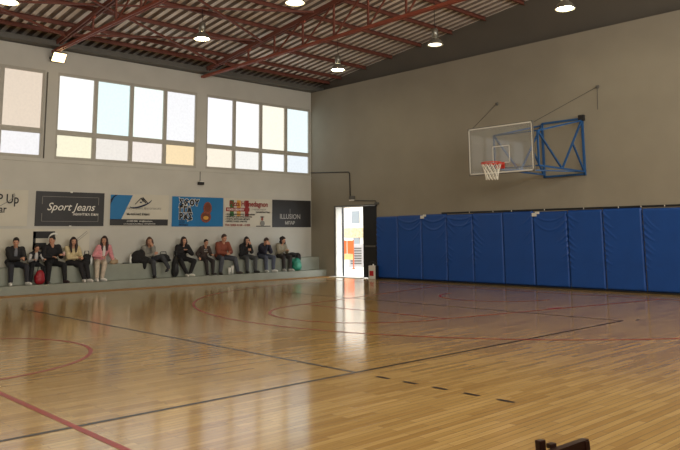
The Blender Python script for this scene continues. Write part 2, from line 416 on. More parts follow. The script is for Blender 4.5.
for x, y in ((11.4, -7.0), (7.6, -11.75), (11.4, -11.75), (15.3, -7.0), (15.3, -11.75), (7.6, -17), (11.4, -17), (15.3, -17), (15.3, -2.4)):  # unseen lamps carrying on the grid, added for their light
    lamp(x, y, 6.5, 'lit round lamp out of view, %s row from gable, %s from the windows' % ({-2.4: 'first', -7.0: 'second', -11.75: 'third', -17: 'fourth'}[y], {7.6: 'second', 11.4: 'third', 15.3: 'fourth'}[x]))
# floodlight on the left wall
t = thing('floodlight', 'lit square floodlight on the wall above the window pier', 'floodlight', (0, -9.29, 6.26))
b = MB(); M_ = Matrix.Translation((.22, 0, 0)) @ Matrix.Rotation(math.radians(38), 4, 'Y')
b.box((-.06, -.19, -.15), (0, .19, .15), m_grey, M_); b.build('floodlight_case', t, bevel=.01)
b = MB(); b.box((0.001, -.17, -.13), (.006, .17, .13), mat('warm_flood_glow', (255, 236, 190), .4, var=0, emit=(255, 222, 160), es=4), M_); b.build('floodlight_glass', t)
b = MB(); b.bar((0, -.17, .0), (.2, -.17, 0), .02, .03, m_grey); b.bar((0, .17, .0), (.2, .17, 0), .02, .03, m_grey); b.box((0, -.18, -.03), (.02, .18, .03), m_grey); b.build('mounting_bracket', t)

# ------------------------------------------------------------------ door and outside
d1 = bpy.data.objects.new('door_1', None); COL.objects.link(d1); d1.location = (DX0, 0, 0); struct(d1)
b = MB(); b.box((-.03, -.015, 0), (.012, .01, DZ), m_grey); b.box((DX1-DX0-.04, -.015, 0), (DX1-DX0, .2, DZ), m_dark); b.box((0, -.015, DZ-.04), (DX1-DX0, .2, DZ), m_grey); b.build('door_frame', d1)
b = MB(); b.box((.0, .012, 0), (.045, .30, DZ-.04), m_white); b.build('white_door_reveal', d1)
b = MB(); b.box((.0, .30, .0), (.07, .36, DZ+.05), m_dark); b.box((-.1, .30, DZ-.06), (1.4, .36, DZ+.05), m_white); b.build('outer_frame', d1)
b = MB(); b.box((1.34, .01, .02), (DX1-DX0-.04, .07, DZ-.05), m_dark); lf = b.build('black_door_leaf', d1, bevel=.004)
b = MB(); b.box((1.42, 0, 1.0), (1.9, .01, 1.05), m_grey); b.build('push_bar', lf)
b = MB(); b.box((-.02, -.28, 0), (1.36, .02, .018), m_white); b.build('door_sill', d1, bevel=.004)
m_gnd = mat('sunlit_concrete', (205, 200, 190), .8, var=.1, scale=2)
g = MB(); g.box((-12, .3, -.12), (16, 24, -.02), m_gnd); struct(g.build('ground'))
m_fac = mat('pale_facade', (214, 204, 188), .8, var=.05, scale=1)
t = thing('house', 'pale house facade seen through the open door', 'building', (-4.2, 7.2, 0))
b = MB(); b.box((-5, 0, -.05), (6, .3, 6), m_fac); wlx = b.build('wall', t)
for (x, z, w_, h_) in ((-1.1, 1.9, .5, .6), (-.1, 1.9, .5, .6), (.9, 1.9, .5, .6), (-1.0, .95, .4, .5)):
    b = MB(); b.box((x, -.03, z), (x+w_, 0, z+h_), mat('dusty_glass', (120, 124, 124), .2)); wi = b.build('window', t)
    b = MB(); b.box((x-.05, -.06, z-.06), (x+w_+.05, 0, z), m_white); b.build('window_sill', wi)
b = MB(); b.box((-1.6, -.05, 1.25), (2.5, 0, 1.7), mat('stone_cladding', (190, 165, 130), .9, var=.3, scale=12)); b.build('stone_band', t)
t = thing('orange_barrier', 'orange safety barrier standing outside the open door', 'barrier', (-2.76, 4.20, 0), .76)
m_or = mat('orange_plastic', (236, 92, 34), .5, var=.06); m_or2 = mat('pale_orange_mesh', (244, 170, 110), .6, var=.1)
for k in range(3):
    b = MB(); b.box((-.42+k*.29, -.03, .60), (-.15+k*.29, .03, 1.15), m_or); b.build('panel', t, bevel=.01)
b = MB(); b.box((-.4, -.02, .36), (.40, .02, .59), m_or2); b.build('net', t)
for x in (-.42, .42):
    b = MB(); b.box((x-.02, -.025, -.02), (x+.02, .025, 1.17), m_or); b.box((x-.05, -.2, -.02), (x+.05, .2, .02), m_or); b.build('leg', t)
t = thing('utility_cabinet', 'grey louvred cabinet outside beyond the orange barrier', 'cabinet', (-3.75, 5.9, -.02), .7)
b = MB(); b.box((-.3, -.2, 0), (.35, .2, 1.0), mat('cabinet_grey', (170, 168, 166), .5)); b.build('body', t, bevel=.01)
b = MB()
for k in range(7): b.box((-.22, -.215, .12+k*.11), (.27, -.2, .18+k*.11), m_grey)
b.build('louvre', t)
# canister
t = thing('canister', 'white plastic canister with red mark standing by the black door leaf', 'canister', (3.20, -.17, 0), .1)
b = MB(); b.box((-.15, -.07, 0), (.15, .07, .42), m_white); b.cone((0, 0, .42), .03, (0, 0, .45), .025, m_white); b.build('tank', t, bevel=.025)
b = MB(); b.tube([(-.13, 0, .40), (-.15, 0, .50), (-.04, 0, .55), (.09, 0, .51), (.14, 0, .40)], .012, m_dark, 8); b.build('handle', t, True)
b = MB(); b.box((-.10, -.0735, .10), (.06, -.0705, .26), mat('red_mark', (190, 30, 36), .5)); b.build('label_patch', t)
for x in (-.155, .142):
    b = MB(); b.box((x, -.074, 0), (x+.013, .074, .42), m_dark); b.build('strap', t)
# emergency light and cables
t = thing('emergency_light', 'small emergency light box above the open door', 'light', (2.12, 0, 2.56))
b = MB(); b.box((-.11, -.07, 0), (.11, 0, .12), m_grey); b.build('housing', t, bevel=.01)
b = MB(); b.box((-.09, -.085, -.04), (.09, -.005, 0), m_white); b.build('diffuser', t)
def cable(name, pts, label, r=.012, m=None):
    b = MB(); b.tube(pts, r, m or m_dark, 6); return tag(b.build(name, None, True), label, 'cable')
cable('conduit', [(.02, -.02, 3.60), (1.95, -.02, 3.50), (2.0, -.02, 3.45), (2.02, -.02, 2.68)], 'dark conduit running from room corner down to emergency light', .016)
cable('cable', [(2.2, -.02, 2.52), (3.2, -.02, 2.48), (3.24, -.02, 2.40), (3.24, -.02, 2.3)], 'dark cable running right from the emergency light over the black door leaf', .012)
tag((lambda b: (b.box((3.2, -.08, 2.36), (3.34, 0, 2.42), m_grey), b.build('door_closer_box'))[1])(MB()), 'tiny grey box on the wall at the upper corner of black door leaf', 'box')
cable('wall_pipe', [(.03, -9.50, 5.85), (.03, -9.50, 3.5)], 'thin grey pipe running down the pier left of middle window bay', .015, m_grey)
t = thing('wall_speaker', 'small dark box hanging by a wire above the blue banner', 'box', (.06, -4.62, 2.98))
b = MB(); b.box((-.05, -.09, 0), (.07, .09, .09), m_dark); b.build('housing', t, bevel=.01)
b = MB(); b.box((-.03, -.07, .09), (.05, .07, .12), m_white); b.build('top_plate', t)
b = MB(); b.tube([(-.04, 0, .12), (-.045, 0, .42)], .008, m_dark, 6); b.build('wire', t)

# ------------------------------------------------------------------ blue wall mats
SE = [3.24, 4.155, 5.128, 6.084, 7.02, 8.02, 8.967, 9.95, 10.894, 11.87, 12.85, 13.83, 14.8, 15.8]
def wall_mat(i, x0, x1):
    r = random.Random(50+i); W = x1-x0-.012; Hh = 1.92+(.012*(i % 3)); nx, nz = 40, 100
    folds = []
    side = [0, 1, 1, 2, 0, 1, -1, 0, 0, 0, 0, 1, 0][i % 13]
    for k in range(9):
        z = Hh*(1-.04-.085*k)+r.uniform(-.03, .03)
        L = r.uniform(.14, .42)*(1.15-.09*k); sl = r.uniform(.9, 1.6)
        if side in (0, 2): folds.append((0, z, L, sl, r.uniform(.012, .020)))
        if side in (1, 2) and k % 2 == 0: folds.append((W, z, -L, sl, r.uniform(.010, .017)))
        if side == -1: folds.append((W, z, -L, sl, r.uniform(.014, .022)))
    sag = (r.uniform(.05, .14) if i in (1, 2, 3, 6) else 0)
    b = MB(); base = 0; V = []
    for a in range(nz+1):
        for c in range(nx+1):
            x = W*c/nx; z = Hh*a/nz
            edge = min(x, W-x, .02)/.02; ez = min(z, Hh-z, .04)/.04
            d = -.055*(max(0, edge)**.4)*(max(0, ez)**.4)-.004
            for (fx, fz, L, sl, am) in folds:
                u = (x-fx)/L
                if -.02 < u < 1.15:
                    lz = fz-abs(x-fx)*sl*(1-.35*u)
                    d -= am*2.0*math.exp(-((z-lz)/.016)**2)*max(0, 1-u)*min(1, edge+.3)
            if sag:
                for q in (0, 1):
                    lz = Hh*(.965-.07*q)-sag*(1.6+q)*(1-((x-W/2)/(W/2))**2)
                    d -= .016*math.exp(-((z-lz)/.018)**2)*edge
            V.append((x, d, z))
    b.v = V; k = b.mi(m_mat)
    for a in range(nz):
        for c in range(nx):
            q = a*(nx+1)+c; b.f.append([q, q+1, q+nx+2, q+nx+1]); b.m.append(k)
    t_ = thing('wall_mat', MATL[i], 'wall mat', (x0+.006, 0, .04), 0, 'blue padded mats along the wall')
    b.build('padded_cover', t_, True)
    b2 = MB(); b2.box((0, -.006, 0), (W, 0, Hh), m_matd); b2.build('backing_board', t_)
    if i in (2, 6):
        b3 = MB(); b3.box((-.02, -.075, Hh-.12), (.12, -.062, Hh-.03), m_white); b3.box((.08, -.078, Hh-.06), (.2, -.06, Hh+.0), m_white)
        b3.build('white_tag', t_)
MATL = ['blue wall mat directly beside the black door leaf', 'blue wall mat, second along from the door', 'blue wall mat with white tag, third from the door',
        'blue wall mat with a sagging cover, fourth from the door', 'blue wall mat, fifth from the door', 'blue wall mat, sixth from the door, left of the tagged one',
        'blue wall mat with white tag below the hoop frame', 'blue wall mat right of the one with white tag below the hoop', 'blue wall mat, ninth from the door, creased along its seam',
        'blue wall mat, tenth from the door, creased down its seam', 'blue wall mat at the picture edge with deep diagonal creases', 'blue wall mat just out of view, twelfth from door', 'blue wall mat out of view, thirteenth from door']
for i in range(12): wall_mat(i, SE[i], SE[i+1])
b = MB(); b.box((5.9, -.03, 1.985), (15.8, 0, 2.03), m_dark)
for x in (6.9, 7.7, 8.3, 9.3, 10.4, 11.3, 11.85, 12.4): b.box((x, -.034, 1.985), (x+.02, -.03, 2.025), m_white)
struct(b.build('trim_4'))
b = MB(); b.box((DX1+.02, -.05, 0), (HW, 0, .04), m_dark); struct(b.build('baseboard_back'))

# ------------------------------------------------------------------ basketball hoop
t = thing('basketball_hoop', 'blue wall-mounted basketball hoop with clear backboard and orange rim', 'basketball hoop', (0, 0, 0))
BY = -2.36; BX0, BX1, BZ0, BZ1 = 8.69, 10.49, 2.83, 3.97
def blue_bars(name, L, w_=.055):
    b = MB()
    for p, q in L: b.bar(p, q, w_, w_, m_blue)
    return b.build(name, t)
xl, xr, zt, zb = 9.36, 10.50, 4.27, 2.86
blue_bars('wall_frame', [((xl, -.03, zb-.03), (xl, -.03, zt)), ((xr, -.03, zb-.03), (xr, -.03, zt)), ((xl, -.03, zt), (xr, -.03, zt)), ((xl, -.03, zb), (xr, -.03, zb))], .05)
for x in (xl, xr):
    xf = x-.03 if x == xl else x+.03
    A = (x, -.06, zt-.05); B = (xf, -2.22, 3.76); C_ = (x, -.06, zb+.06); D = (xf, -2.22, 2.95)
    mid = ((x+xf)/2, -1.16, 2.93); m2 = Vector(mid).lerp(Vector(A), .52)
    blue_bars('side_arm', [(A, B), (C_, D), (B, D), (B, mid), (mid, A), (tuple(m2), C_)], .038)
blue_bars('cross_brace', [((xl-.03, -2.22, 3.76), (xr+.03, -2.22, 3.76)), ((xl-.03, -2.22, 2.95), (xr+.03, -2.22, 2.95)), ((xl, -.06, zt-.05), (xr, -2.0, 3.80)), ((xl-.03, -2.2, 2.95), (xr, -.06, zb+.06))], .032)
b = MB(); b.box((xr-.07, -.1, zt-.06), (xr+.07, 0, zt+.09), m_dark); b.build('top_plate', t)
gm = bpy.data.materials.new('clear_acrylic'); gm.use_nodes = True; nt = gm.node_tree
for n in list(nt.nodes): nt.nodes.remove(n)
o_ = nt.nodes.new('ShaderNodeOutputMaterial'); tr = nt.nodes.new('ShaderNodeBsdfTransparent'); gl = nt.nodes.new('ShaderNodeBsdfGlossy'); df = nt.nodes.new('ShaderNodeBsdfDiffuse')
tr.inputs[0].default_value = (.93, .95, .95, 1); gl.inputs['Roughness'].default_value = .04; df.inputs[0].default_value = (.85, .87, .87, 1)
fr = nt.nodes.new('ShaderNodeFresnel'); fr.inputs[0].default_value = 1.5; m1 = nt.nodes.new('ShaderNodeMixShader'); m2_ = nt.nodes.new('ShaderNodeMixShader'); m1.inputs[0].default_value = .12
nt.links.new(tr.outputs[0], m1.inputs[1]); nt.links.new(df.outputs[0], m1.inputs[2]); nt.links.new(fr.outputs[0], m2_.inputs[0]); nt.links.new(m1.outputs[0], m2_.inputs[1]); nt.links.new(gl.outputs[0], m2_.inputs[2]); nt.links.new(m2_.outputs[0], o_.inputs[0])
b = MB(); b.box((BX0, BY-.006, BZ0), (BX1, BY+.006, BZ1), gm); bb = b.build('backboard', t)
b = MB(); e_ = .03
for (a, c, d, f_) in ((BX0, BZ0, BX1, BZ0+e_), (BX0, BZ1-e_, BX1, BZ1), (BX0, BZ0, BX0+e_, BZ1), (BX1-e_, BZ0, BX1, BZ1)): b.box((a, BY-.012, c), (d, BY-.007, f_), m_white)
cx = (BX0+BX1)/2
for (a, c, d, f_) in ((cx-.21, 3.06, cx+.27, 3.08), (cx-.21, 3.46, cx+.27, 3.48), (cx-.21, 3.06, cx-.19, 3.48), (cx+.25, 3.06, cx+.27, 3.48)): b.box((a, BY-.012, c), (d, BY-.007, f_), m_white)
b.build('white_border', bb)
b = MB(); 
for (a, c, d, f_) in ((BX0-.015, BZ0-.02, BX1+.015, BZ0), (BX0-.015, BZ1, BX1+.015, BZ1+.015), (BX0-.015, BZ0, BX0, BZ1), (BX1, BZ0, BX1+.015, BZ1)): b.box((a, BY-.015, c), (d, BY+.03, f_), m_grey)
b.build('edge_frame', bb)
m_rim = mat('orange_red_rim', (200, 50, 32), .4, var=.05); RC = Vector((cx, BY-.15-.23, 3.05)); RR = .23
b = MB(); b.tube([RC+Vector((math.cos(a)*RR, math.sin(a)*RR, 0)) for a in [2*PI*k/32 for k in range(32)]], .011, m_rim, 8, closed=True)
b.tube([RC+Vector((math.cos(a)*RR, math.sin(a)*RR, -.035)) for a in [2*PI*k/32 for k in range(32)]], .007, m_rim, 6, closed=True)
for k in range(12):
    a = 2*PI*k/12; b.tube([RC+Vector((math.cos(a)*RR, math.sin(a)*RR, 0)), RC+Vector((math.cos(a)*RR, math.sin(a)*RR, -.04))], .007, m_rim, 6)
b.bar((cx-.07, BY, 3.05), (cx-.10, RC.y, 3.05), .02, .02, m_rim) if False else None
b.box((cx-.12, BY-.17, 3.02), (cx+.12, BY-.012, 3.06), m_rim); b.box((cx-.12, BY-.03, 2.93), (cx+.12, BY-.012, 3.08), m_rim); rim = b.build('rim', t)
b = MB(); nl = 12; lv = [(1.0, -.02), (.86, -.12), (.74, -.21), (.64, -.30), (.60, -.40)]; m_net = mat('white_net_cord', (232, 228, 214), .8, var=.03)
for k in range(nl):
    for sg in (1, -1):
        pts = [RC+Vector((math.cos(2*PI*(k+sg*.5*i)/nl)*RR*s_, math.sin(2*PI*(k+sg*.5*i)/nl)*RR*s_, z)) for i, (s_, z) in enumerate(lv)]
        b.tube(pts, .006, m_net, 5)
b.build('net', rim)
# stay wires with wall hooks
def wire(pts, hook, label):
    t_ = thing('stay_wire', label, 'wire', hook, 0, 'stay wires of the hoop'); h = Vector(hook)
    b = MB()
    for s_ in pts: b.tube([Vector(q)-h for q in s_], .006, m_dark, 5)
    b.build('cord', t_)
    b = MB(); b.box((-.035, -.05, -.035), (.035, 0, .035), m_grey); b.build('wall_hook', t_)
wire([[(10.96, -.04, 5.02), (10.45, -2.2, 3.98)], [(10.96, -.04, 5.02), (10.93, -.02, 4.45)]], (10.96, 0, 5.02), 'thin stay wire from wall hook above the right end of hoop frame')
wire([[(7.97, -.04, 5.0), (8.75, -2.3, 3.98)]], (7.97, 0, 5.0), 'thin stay wire from wall hook above the left edge of backboard')

# ------------------------------------------------------------------ banners on the left wall
def banner(label, y0, y1, z0, z1, m, name='banner'):
    t_ = thing(name, label, 'banner', (.0, (y0+y1)/2, z0), 0)
    b = MB(); W = y1-y0; H = z1-z0; nx, nz = 24, 8
    for a in range(nz+1):
        for c in range(nx+1):
            u, v = c/nx, a/nz; ed = min(u, 1-u, v, 1-v)*6
            b.v.append((.014+.006*math.sin(9*u+4*v+y0)*min(1, ed), -W/2+W*u, H*v))
    k = b.mi(m)
    for a in range(nz):
        for c in range(nx):
            q = a*(nx+1)+c; b.f.append([q, q+1, q+nx+2, q+nx+1]); b.m.append(k)
    b.box((.001, -W/2, 0), (.004, W/2, H), m)
    b.build('banner_sheet', t_)
    return t_, W, H
XF = .024
def rect(t_, name, y0, z0, y1, z1, m, x=XF):
    b = MB(); b.box((x-.003, y0, z0), (x, y1, z1), m); return b.build(name, t_)
def flat(t_, name, pts, m, x=XF, tk=.003):
    b = MB(); b.poly([(x, y_, z_) for y_, z_ in pts], m); b.poly([(x-tk, y_, z_) for y_, z_ in pts][::-1], m)
    n = len(pts)
    for i in range(n):
        (a, c), (d, e) = pts[i], pts[(i+1) % n]; b.poly([(x, a, c), (x-tk, a, c), (x-tk, d, e), (x, d, e)], m)
    return b.build(name, t_)
m_bw = mat('banner_white', (205, 200, 184), .55, var=.04, scale=2); m_bk = mat('banner_black', (44, 43, 44), .5, var=.1, scale=2)
m_bb = mat('banner_blue', (22, 112, 168), .5, var=.06, scale=2); m_ink = mat('black_ink', (26, 25, 26), .6, var=0)
m_wink = mat('white_ink', (235, 232, 222), .6, var=0); m_gink = mat('grey_ink', (130, 128, 122), .6, var=0)
m_dkb = mat('navy_ink', (26, 40, 70), .6, var=0); m_rink = mat('dark_red_ink', (140, 32, 30), .6, var=0)
m_gr = mat('green_ink', (52, 104, 48), .6, var=0); m_yl = mat('yellow_ink', (214, 160, 70), .6, var=0); m_brn = mat('brown_ink', (110, 56, 36), .6, var=.3, scale=60)
# 1 pop up bar
T, W, H = banner('white banner lettered PoP Up Bar with a drawn cocktail glass', -11.62, -9.84, 1.70, 2.63, m_bw)
text_obj('lettering', 'PoP Up', .34, m_ink, (XF, .66, .58), T, 'RIGHT', sx=.8, bold=.004)
text_obj('lettering', 'Bar', .27, m_ink, (XF, .36, .34), T, 'RIGHT', sx=.8, bold=.004)
b = MB(); g0 = [(.02, .66), (.28, .82), (.52, .84), (.55, .78), (.42, .64), (-.16, .30), (-.6, .66)]
b.tube([(XF, y_, z_) for y_, z_ in g0[2:]], .008, m_gink, 5); b.tube([(XF, -.16, .30), (XF, -.2, .08)], .008, m_gink, 5); b.tube([(XF, -.36, .08), (XF, -.04, .05)], .008, m_gink, 5); b.build('glass_drawing', T)
flat(T, 'drink_drawing', [(-.30, .40), (.00, .40), (-.16, .30)], mat('pale_blue_ink', (150, 180, 196), .6, var=0), XF-.002)
# 2 sport jeans
T, W, H = banner('black banner with white Sport Jeans script and corner lines', -9.64, -7.74, 1.70, 2.62, m_bk)
text_obj('lettering', 'Sport Jeans', .29, m_wink, (XF, .0, .42), T, 'CENTER', shear=.35, sx=1.0, bold=.001)
text_obj('small_lettering', 'ΑΘΛΗΤΙΚΑ ΕΙΔΗ', .085, m_wink, (XF, .06, .29), T, bold=.002, sx=1.1)
for s_ in (-1, 1):
    rect(T, 'corner_line', -.78, .455+s_*.33-.006, .78, .455+s_*.33+.006, m_gink)
    for q in (-1, 1):
        z_ = sorted((.455+q*.33, .455+q*.12)); rect(T, 'corner_line', s_*.78-.008, z_[0], s_*.78+.008, z_[1], m_gink)
b = MB(); b.box((.0, -.03, H-.02), (.03, .03, H+.02), m_white); b.box((.0, -.03, -.02), (.03, .03, .015), m_white); b.build('fixing_clip', T)
# 3 construction
T, W, H = banner('white and blue builder banner with a house roof emblem', -7.58, -5.70, 1.71, 2.62, m_bw)
flat(T, 'blue_field', [(-W/2+.02, .18), (-W/2+.36, .18), (-.24, H-.03), (-W/2+.02, H-.03)], m_bb)
flat(T, 'dark_stripe', [(-W/2+.02, .60), (-W/2+.02, .74), (-W/2+.24, H-.03), (-W/2+.16, H-.03)], m_dkb, XF+.001)
rect(T, 'black_band', -W/2+.02, .01, W/2-.02, .19, m_bk)
b = MB()
arcp = [(XF, .02+.34*math.cos(a), .66+.10*math.sin(a)+.10*math.cos(a)) for a in [PI*1.02+PI*.98*k/14 for k in range(15)]]
b.tube(arcp, [.006+.018*math.sin(PI*k/14) for k in range(15)], m_dkb, 6); b.build('emblem_swoosh', T)
b = MB(); b.bar((XF, -.16, .62), (XF, .02, .80), .008, .02, m_ink); b.bar((XF, .02, .80), (XF, .10, .69), .008, .02, m_ink); b.bar((XF, .06, .79), (XF, .18, .66), .008, .03, m_ink)
b.bar((XF, .09, .81), (XF, .24, .66), .008, .03, m_ink); b.bar((XF, .02, .80), (XF, .10, .82), .008, .02, m_ink); b.box((XF-.004, -.01, .66), (XF, .05, .70), m_dkb); b.build('roof_emblem', T)
text_obj('lettering', 'Οικοδομικές Κατασκευές', .088, m_gink, (XF, .12, .48), T, 'CENTER', sx=1.1)
text_obj('lettering', 'Μεταλλικά Κτίρια', .082, m_ink, (XF, -.05, .31), T, 'CENTER', bold=.003, sx=1.05)
text_obj('small_lettering', '210 000 0000   info@kataskeves', .062, m_wink, (XF+.001, .0, .115), T, 'CENTER', sx=1.0)
text_obj('small_lettering', 'www.kataskeves-metallikes.gr  ΑΝΑΚΑΙΝΙΣΕΙΣ', .052, m_wink, (XF+.001, .0, .04), T, 'CENTER', sx=1.0)
# 4 blue
T, W, H = banner('bright blue banner with Greek letters and a brown round figure', -5.58, -3.74, 1.69, 2.60, m_bb)
for i, s_ in enumerate(('ΣΦΟΥ', 'ΓΓΑ', 'ΡΑΣ')): 
    text_obj('lettering_outline', s_, .225, m_wink, (XF, -.68, .655-i*.21), T, bold=.030, sx=.90, spc=1.25)
    text_obj('lettering', s_, .225, m_ink, (XF+.002, -.68, .655-i*.21), T, bold=.018, sx=.90, spc=1.25)
for i, s_ in enumerate(('ΨΑΡΙΑ', 'ΟΥΖΟ', 'ΜΕΖΕΔΕΣ')): text_obj('small_lettering', s_, .07, m_dkb, (XF, -.68, .18-i*.075), T, bold=.002)
b = MB()
b.ell((XF, .33, .57), (.006, .16, .20), m_brn); b.ell((XF, .27, .30), (.006, .19, .18), m_brn)
for k in range(16):
    a = 2*PI*k/16; b.ell((XF+.004,   .33+.13*math.cos(a), .58+.17*math.sin(a)), (.004, .022, .022), m_rust); b.ell((XF+.004, .27+.17*math.cos(a), .30+.15*math.sin(a)), (.004, .024, .024), m_rust)
b.ell((XF+.006, .27, .27), (.004, .10, .06), m_yl); b.build('round_figure', T)
# 5 pizza
T, W, H = banner('white pizzeria banner with red heading and rows of small print', -3.70, -1.77, 1.68, 2.60, m_bw)
for y_, m_, k in ((-.75, m_gr, 0), (-.48, m_yl, 1), (-.16, m_rink, 2)): rect(T, 'colour_bar', y_, .34, y_+.15, .86, m_)
rect(T, 'red_box', -.90, .50, .02, .62, m_rink, XF+.002)
text_obj('lettering', 'FOOD DELIVERY', .085, m_wink, (XF+.004, -.86, .53), T, bold=.002, sx=1.05)
text_obj('lettering', 'Pizza Hamedagnon', .24, m_rink, (XF+.004, .0, .67), T, 'CENTER', bold=.006, sx=.86)
text_obj('small_lettering', 'ΓΛΥΚΑ ΚΑΙ ΑΛΜΥΡΑ', .06, m_gink, (XF, .12, .55), T); text_obj('small_lettering', 'ΖΑΧΑΡΟΠΛΑΣΤΕΙΟ', .065, m_ink, (XF, .28, .46), T, bold=.003)
for i, s_ in enumerate(('• ΠΙΤΣΕΣ ΧΕΙΡΟΠΟΙΗΤΕΣ • ΜΑΚΑΡΟΝΙΑ', '• ΜΠΕΡΓΚΕΡ ΣΑΝΤΟΥΙΤΣ ΣΑΛΑΤΕΣ', '• ΤΥΛΙΧΤΑ ΣΟΥΒΛΑΚΙΑ ΜΕΡΙΔΕΣ', '• ΚΡΕΠΕΣ ΓΛΥΚΕΣ ΑΛΜΥΡΕΣ')): text_obj('small_lettering', s_, .062, m_ink, (XF, -.92, .38-i*.075), T, bold=.003)
text_obj('small_lettering', 'ΤΗΛ 22950 41100 - 41200', .09, m_rink, (XF, -.94, .03), T, bold=.003)
b = MB(); b.ell((XF, .55, .33), (.005, .09, .02), m_ink); b.ell((XF, .55, .26), (.005, .05, .05), m_rust); b.ell((XF, .56, .12), (.005, .10, .09), m_gink); b.box((XF-.003, .3, .01), (XF, .9, .04), m_ink); b.build('cook_drawing', T)
# 6 illusion
T, W, H = banner('black banner lettered ILLUSION beside the room corner', -1.75, -.03, 1.67, 2.60, m_bk)
text_obj('lettering', 'ILLUSION', .23, mat('silver_ink', (176, 174, 168), .5, var=0), (XF, -.09, .29), T, 'CENTER', sx=.95, bold=.003); text_obj('small_lettering', 'ΜΠΑΡ', .15, MATS['silver_ink'], (XF, -.1, .10), T, 'CENTER', bold=.004)
rect(T, 'candle_mark', -.105, .46, -.085, .62, m_gink)
# 7 low banner behind the sitters
T, W, H = banner('large white banner low on the wall behind the sitting people', -11.9, -8.13, .66, 1.63, m_bw)
f0 = 1.02-.0
for (a, c, d, e) in ((.45, .72, 1.02, .90), (.45, .42, .80, .60), (.45, .42, .52, .90)): rect(T, 'black_block_letter', a-.1, c, d-.1, e, m_ink)
b = MB(); b.tube([(XF, .9+.13*math.cos(a), .70+.14*math.sin(a)) for a in [PI*.3+PI*1.0*k/8 for k in range(9)]], .03, m_wink, 6); b.build('white_curve', T)
b = MB(); b.bar((XF, 1.35, .55), (XF, 1.80, .9), .004, .012, m_gink); b.bar((XF, 1.43, .55), (XF, 1.83, .86), .004, .008, m_gink); b.build('thin_lines', T)

# ------------------------------------------------------------------ people
SKIN = mat('skin', (196, 146, 118), .55, var=.06, scale=10)
def rot3(yaw, pitch, roll=0):
    return (Matrix.Rotation(yaw, 3, 'Z') @ Matrix.Rotation(pitch, 3, 'Y') @ Matrix.Rotation(roll, 3, 'X'))
def ik(a, c, l1, l2, pole):
    a = Vector(a); c = Vector(c); d = c-a; L = d.length
    if L > (l1+l2)*.995: c = a+d*((l1+l2)*.995/L); d = c-a; L = d.length
    d.normalize(); x = (l1*l1-l2*l2+L*L)/(2*L); h = math.sqrt(max(0, l1*l1-x*x))
    p = Vector(pole)-a; p = (p-d*p.dot(d)).normalized()
    return a+d*x+p*h, c
def hand(b, w_, d, n, s, sd, m):
    """palm with four bent fingers and a side thumb; d along, n palm normal"""
    d = Vector(d).normalized(); n = Vector(n); n = (n-d*n.dot(d)).normalized(); k = d.cross(n)*sd
    for o_ in (-.026, -.008, .010, .028): b.cone(w_, .021*s, w_+d*.075*s+k*o_*s, .0135*s, m, 8)
    for o_, L in ((-.030, .055), (-.010, .068), (.010, .072), (.030, .064)):
        a0 = w_+d*.08*s+k*o_*s; a1 = a0+(d*.85+n*.45)*L*.55*s; a2 = a1+(d*.3+n*.9)*L*.45*s
        b.cone(a0, .0100*s, a1, .0092*s, m, 8); b.cone(a1, .0092*s, a2, .0080*s, m, 8)
    t0 = w_+d*.025*s+k*.025*s; t1 = t0+(d*.6+k*.75+n*.3)*.038*s; t2 = t1+(d*.85+k*.2+n*.5)*.03*s
    b.cone(t0, .014*s, t1, .0115*s, m, 8); b.cone(t1, .0115*s, t2, .0095*s, m, 8)
